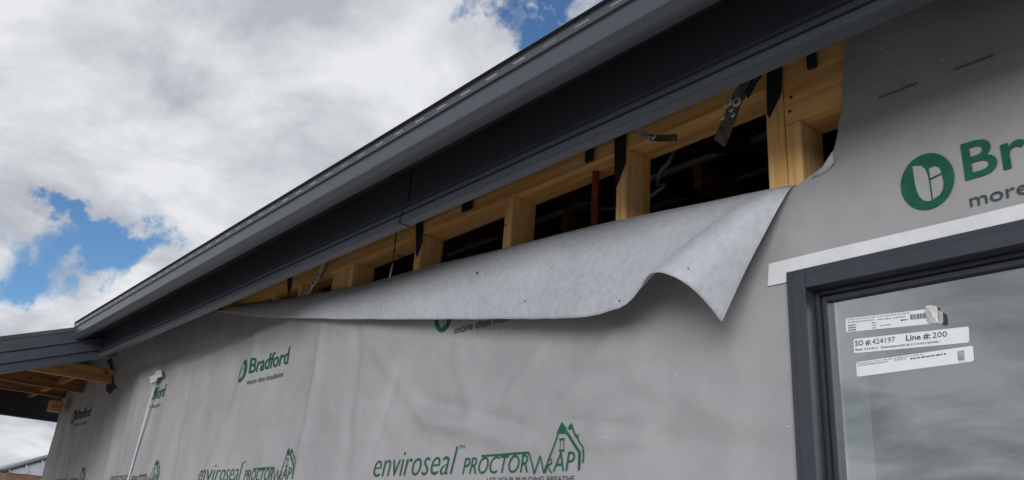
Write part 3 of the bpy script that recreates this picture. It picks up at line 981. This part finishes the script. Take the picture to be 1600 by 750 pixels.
def label(name, quad, lab):
    o = thing(name, lab, 'label', 'paper labels on the window glass')
    c = [gpt(*q) for q in quad]          # TL, BL, BR, TR
    tl, bl, br, tr_ = c
    pts = []
    rr = .04
    for a, p, q in ((bl, tl, tr_), (tl, tr_, br), (tr_, br, bl), (br, bl, tl)):
        ua = (a - p).normalized() * .003; uq = (q - p).normalized() * .003
        pts += [p + ua, p + (ua + uq) * .3, p + uq]
    from_data('paper_strip', pts, [tuple(range(len(pts)))], 'label_paper', o)

    def put(body, u0, u1, v0, cap_v, material, weight=0.0, nm_='printed_line'):
        """text from u0 to u1 with its base line at v0 (v up, 0..1)"""
        bm = text_bm(body, weight=weight, res=2)
        lo = min(v.co.x for v in bm.verts); hi = max(v.co.x for v in bm.verts)
        for v in bm.verts:
            u = u0 + (v.co.x - lo) / (hi - lo) * (u1 - u0); vz = v0 + v.co.y / CAP * cap_v
            p = (bl * (1 - u) + br * u) * (1 - vz) + (tl * (1 - u) + tr_ * u) * vz
            v.co = Vector((p.x, p.y - .0006, p.z))
        me = bpy.data.meshes.new(nm_); bm.to_mesh(me); bm.free()
        link(nm_, me, material, o)

    def dashes(u0, u1, v0, h, material='ink_faint'):
        vv_, ff_ = [], []
        u = u0
        while u < u1:
            e_ = min(u1, u + random.uniform(.008, .03))
            for a_, b_ in ((u, v0), (e_, v0), (e_, v0 + h), (u, v0 + h)):
                p = (bl * (1 - a_) + br * a_) * (1 - b_) + (tl * (1 - a_) + tr_ * a_) * b_
                vv_.append((p.x, p.y - .0006, p.z))
            ff_.append(tuple(range(len(vv_) - 4, len(vv_))))
            u = e_ + random.uniform(.003, .012)
        from_data('printed_line', vv_, ff_, material, o)

    def bars(u0, u1, v0, v1, n_, vert=True):
        vv_, ff_ = [], []
        for i in range(n_):
            a = i / n_; b = a + random.uniform(.3, .7) / n_
            if vert:
                q = [(u0 + (u1 - u0) * a, v0), (u0 + (u1 - u0) * b, v0), (u0 + (u1 - u0) * b, v1), (u0 + (u1 - u0) * a, v1)]
            else:
                q = [(u0, v0 + (v1 - v0) * a), (u1, v0 + (v1 - v0) * a), (u1, v0 + (v1 - v0) * b), (u0, v0 + (v1 - v0) * b)]
            for u, vz in q:
                p = (bl * (1 - u) + br * u) * (1 - vz) + (tl * (1 - u) + tr_ * u) * vz
                vv_.append((p.x, p.y - .0006, p.z))
            ff_.append(tuple(range(len(vv_) - 4, len(vv_))))
        from_data('bar_code', vv_, ff_, 'ink', o)
    return o, put, bars, dashes


o, put, bars, dashes = label('paper_label', [(1333.6, 530), (1334.5, 552), (1514.8, 535), (1514, 510)], 'middle white label on the glass with large order number lettering')
put('SO #:', .015, .165, .50, .36, 'ink', .018)
put('424197', .175, .385, .50, .36, 'ink', 0)
put('Line #:', .48, .69, .50, .36, 'ink', .018)
put('200', .705, .825, .50, .36, 'ink', 0)
put('Size:', .015, .085, .16, .15, 'ink', .01)
dashes(.10, .225, .17, .12)
put('Description:', .255, .415, .16, .15, 'ink', .01)
dashes(.42, .77, .17, .12)
o, put, bars, dashes = label('paper_label', [(1321, 498), (1322, 519), (1466, 505), (1465, 481)], 'topmost white label on the glass, its right end torn and curled')
dashes(.03, .72, .84, .08)
dashes(.03, .33, .64, .09)
dashes(.36, .52, .62, .09); dashes(.54, .68, .63, .09)
for v0 in (.42, .24, .07):
    dashes(.03, .12, v0, .09, 'ink'); dashes(.30, .35, v0, .09)
dashes(.39, .52, .18, .08); dashes(.62, .69, .40, .09, 'ink')
bars(.72, .90, .40, .76, 16)
tp = [(1446, 478), (1451, 477), (1463, 478), (1465, 484), (1466, 505), (1459, 505.5), (1450, 504), (1447, 494)]
kk = [.004, .007, .006, .004, .002, .001, .001, .002]
vv = [gpt(a, b, k_ + .001) for (a, b), k_ in zip(tp, kk)] + [gpt(1456, 492, .010)]
sc = from_data('torn_end', vv, [(i, (i + 1) % 8, 8) for i in range(8)], 'torn_paper', o)
vv = [gpt(1466, 484, .001), gpt(1466, 505, .0012), gpt(1471, 507, .006), gpt(1474, 503, .009), gpt(1473, 488, .008)]
from_data('curled_end', vv, [(0, 1, 2, 3, 4)], 'torn_paper', o)
o, put, bars, dashes = label('paper_label', [(1337.7, 566), (1339, 588.8), (1522, 564.5), (1520.5, 540)], 'lowest white label on the glass with faint print and bar code')
dashes(.015, .60, .86, .07)
dashes(.015, .30, .71, .08); dashes(.35, .45, .73, .08); dashes(.49, .79, .67, .09, 'ink')
bars(.875, .93, .20, .82, 9, False)
dashes(.885, .925, .07, .08)

# ------------------------------------------------------------------ pole on the lap joint
pole = thing('white_pole', 'thin white plastic pole standing upright against the wrapped wall', 'pole')
a, b = at(243, 598, -.024), at(200, 750, -.030)
d = (b - a)
tube('pole_shaft', [a - d * .01, a + d * .5, b, a + d * 3.4], .0052, 'white_plastic', pole, 10)
q = [(234, 589), (243, 585), (244, 580), (252, 578), (254, 588), (246, 591), (244, 596), (235, 599)]
vv = [at(a_, b_, -.034) for a_, b_ in q]
tpch = from_data('tape_patch', vv, [tuple(range(8))], 'white_tape', pole)
solidify(tpch, .002)

# ------------------------------------------------------------------ pipe, straps, cables in the opening
cp = thing('copper_pipe', 'thin brown copper pipe rising through the top plate between two studs', 'pipe')
pa = at(931, 266, .045); pb = at(927, 358, .045)
tube('pipe', [(pa.x, .045, PLATE_B + .02), (pa.x + .004, .045, pb.z), (pa.x + .006, .045, pb.z - .8)], .0105, 'copper', cp, 12)


def strap(name, pts, wd, lab, material, side=None, th=.0012, holes=0, nails=()):
    """flat metal strip through px points (px, py, y)"""
    o_ = thing(name, lab, 'strap', 'metal tie straps in the opening')
    c = [at(*p) for p in pts]
    vv_, ff_ = [], []
    for i, p in enumerate(c):
        dd = (c[min(i + 1, len(c) - 1)] - c[max(i - 1, 0)]).normalized()
        s = side[i] if side else dd.cross(Vector((0, 1, 0))).normalized()
        vv_ += [p - s * wd / 2, p + s * wd / 2]
    for i in range(len(c) - 1):
        ff_.append((2 * i, 2 * i + 1, 2 * i + 3, 2 * i + 2))
    so__ = from_data('strap_strip', vv_, ff_, material, o_, False)
    solidify(so__, th, 0)
    return o_, c


def washer(parent, p, r=.006, material='galvanised'):
    vv_ = [(p.x + r * k_ * math.cos(an), p.y - .002 - (.0015 if k_ < .9 else 0), p.z + r * k_ * math.sin(an)) for k_ in (1, .5) for an in [i * math.pi / 4 for i in range(8)]]
    from_data('nail_plate', vv_, [(i, (i + 1) % 8, 8 + (i + 1) % 8, 8 + i) for i in range(8)], material, parent)


o, c = strap('tie_strap', [(1186, 100, -.13), (1168, 128, -.10), (1150, 158, -.075), (1138, 190, -.055), (1124, 224, -.04)], .040, 'wide steel tie strap with bright nail plates hanging before the opening', 'strap_steel')
for a_, b_ in ((1138, 161), (1152, 160)):
    washer(o, at(a_, b_, -.092), .0115)
for a_, b_ in ((1130, 184), (1146, 180), (1143, 172)):
    washer(o, at(a_, b_, -.080), .006)
o, c = strap('tie_strap', [(1192, 108, -.12), (1180, 124, -.115), (1166, 150, -.10)], .020, 'dark tie strap end above the bright nail plates', 'black_steel')
o, c = strap('tie_strap', [(985, 190, -.12), (1000, 205, -.09), (1012, 214, -.06), (1030, 216, -.03), (1058, 215, .0)], .020, 'short bent tie strap beside the nail plate, left of the opening centre', 'strap_steel')
for a_, b_ in ((1012, 217), (1022, 213)):
    washer(o, at(a_, b_, -.085), .009)
o, c = strap('perforated_strap', [(508, 405, -.03), (498, 430, -.02), (484, 452, -.012), (472, 468, -.008)], .034, 'bright punched hoop iron strap slanting down at the left end of the opening', 'galvanised')
for i in range(7):
    p = c[1].lerp(c[3], i / 6)
    vv = [(p.x + dx_, p.y - .003, p.z + dz_) for dx_, dz_ in ((-.006, -.005), (.002, -.008), (.006, .004), (-.002, .008))]
    from_data('punched_hole', vv, [(0, 1, 2, 3)], 'dark_gap', o)

BARS = [(1210, 96, 184, 24, 'rightmost dark flat bar over the double stud'), (969, 208, 292, 18, 'dark flat bar over the second stud from the window'), (655, 346, 402, 11, 'dark flat bar over the fourth stud from the window'), (452, 430, 462, 6, 'small dark flat bar over the stud near the tip of the flap')]  # dark tapered pieces set in front of the studs
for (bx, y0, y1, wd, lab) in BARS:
    o = thing('dark_bar', lab, 'tie plate', 'dark bars on the studs')
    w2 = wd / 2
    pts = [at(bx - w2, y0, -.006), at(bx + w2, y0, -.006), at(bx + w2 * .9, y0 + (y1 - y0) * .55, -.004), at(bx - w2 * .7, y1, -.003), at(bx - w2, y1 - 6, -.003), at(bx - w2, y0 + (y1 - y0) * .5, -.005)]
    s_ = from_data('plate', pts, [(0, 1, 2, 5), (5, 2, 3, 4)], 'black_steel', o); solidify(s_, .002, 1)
for (tx, ty, h, wd, lab) in ((1267, 72, 31, 17, 'dark tab hanging from the fascia over the window lintel'), (920, 226, 24, 10, 'dark tab hanging from the fascia left of the copper pipe top'), (729, 312, 14, 12, 'small brown tab hanging from the fascia left of the third stud')):
    o = thing('fascia_tab', lab, 'bracket', 'tabs hanging under the fascia')
    a_ = at(tx - wd / 2, ty, -.012); b_ = at(tx + wd / 2, ty + h, -.012)
    bx_ = box('tab', (a_.x, -.014, b_.z), (b_.x, -.004, a_.z + .02), 'black_steel', o, bevel=.003)
cb = thing('power_cable', 'loose pale cable sagging in the roof space behind the tie strap', 'cable')
tube('cable_run', [at(1056, 232, .30), at(1044, 255, .30), at(1032, 268, .30), at(1026, 290, .34), at(1040, 288, .34), at(1015, 308, .36), at(990, 320, .5), at(960, 326, .6), at(880, 326, .7)], .006, 'cable', cb)
cb = thing('hanging_wire', 'thin dark wire hanging before the opening with a pale frayed tip', 'wire')
tube('wire', [at(619, 365, -.02), at(616, 395, -.012), at(614, 412, -.01)], .0022, 'black_steel', cb, 6)
tube('frayed_tip', [at(614, 412, -.01), at(611, 424, -.012), at(609, 434, -.014)], .0035, 'galvanised', cb, 6)

# ------------------------------------------------------------------ neighbouring house
nb = thing('neighbour_house', 'far unfinished house with pale ribbed metal hip roof beyond the wall corner', 'house')
XN = -25
ze = EYE + .90
c0 = (XN, 2.36, ze); c1 = (XN, 10.4, ze); ap = (XN - 4.0, 6.4, ze + 1.75)
vv = [c0, c1, (XN - 8, 10.4, ze), (XN - 8, 2.36, ze), ap]
from_data('hip_roof', vv, [(0, 1, 4), (1, 2, 4), (2, 3, 4), (3, 0, 4)], 'pale_roof', nb)
for i in range(19):
    s = (i + .5) / 19
    y = 2.36 + s * 8.04
    fr_ = min(s, 1 - s) * 2
    top = Vector((XN, y, ze)).lerp(Vector((XN - 4.0 * fr_, y, ze + 1.75 * fr_)), .97)
    beam('roof_rib', (XN + .01, y, ze + .02), (top.x, top.y, top.z + .02), .04, .04, 'pale_roof', nb, bevel=0)
beam('hip_cap', Vector(c0) + Vector((0, 0, .03)), Vector(ap) + Vector((0, 0, .03)), .2, .05, 'charcoal_steel', nb)
box('eave_gutter_strip', (XN + .02, 2.3, ze - .20), (XN + .12, 10.45, ze - .02), 'brick_brown', nb)
box('brown_wall', (XN - 7.6, 2.9, 0), (XN - .5, 10, ze - .02), 'brick_brown', nb)
for i in range(9):
    y = 2.5 + i * .5
    box('frame_stud', (XN - .3, y, 0), (XN - .2, y + .1, ze - .15), 'pine_z', nb)
for i in range(3):
    box('window_opening', (XN - .52, 3.3 + i * 1.3, 1.2), (XN - .46, 3.9 + i * 1.3, 2.2), 'label_paper', nb)
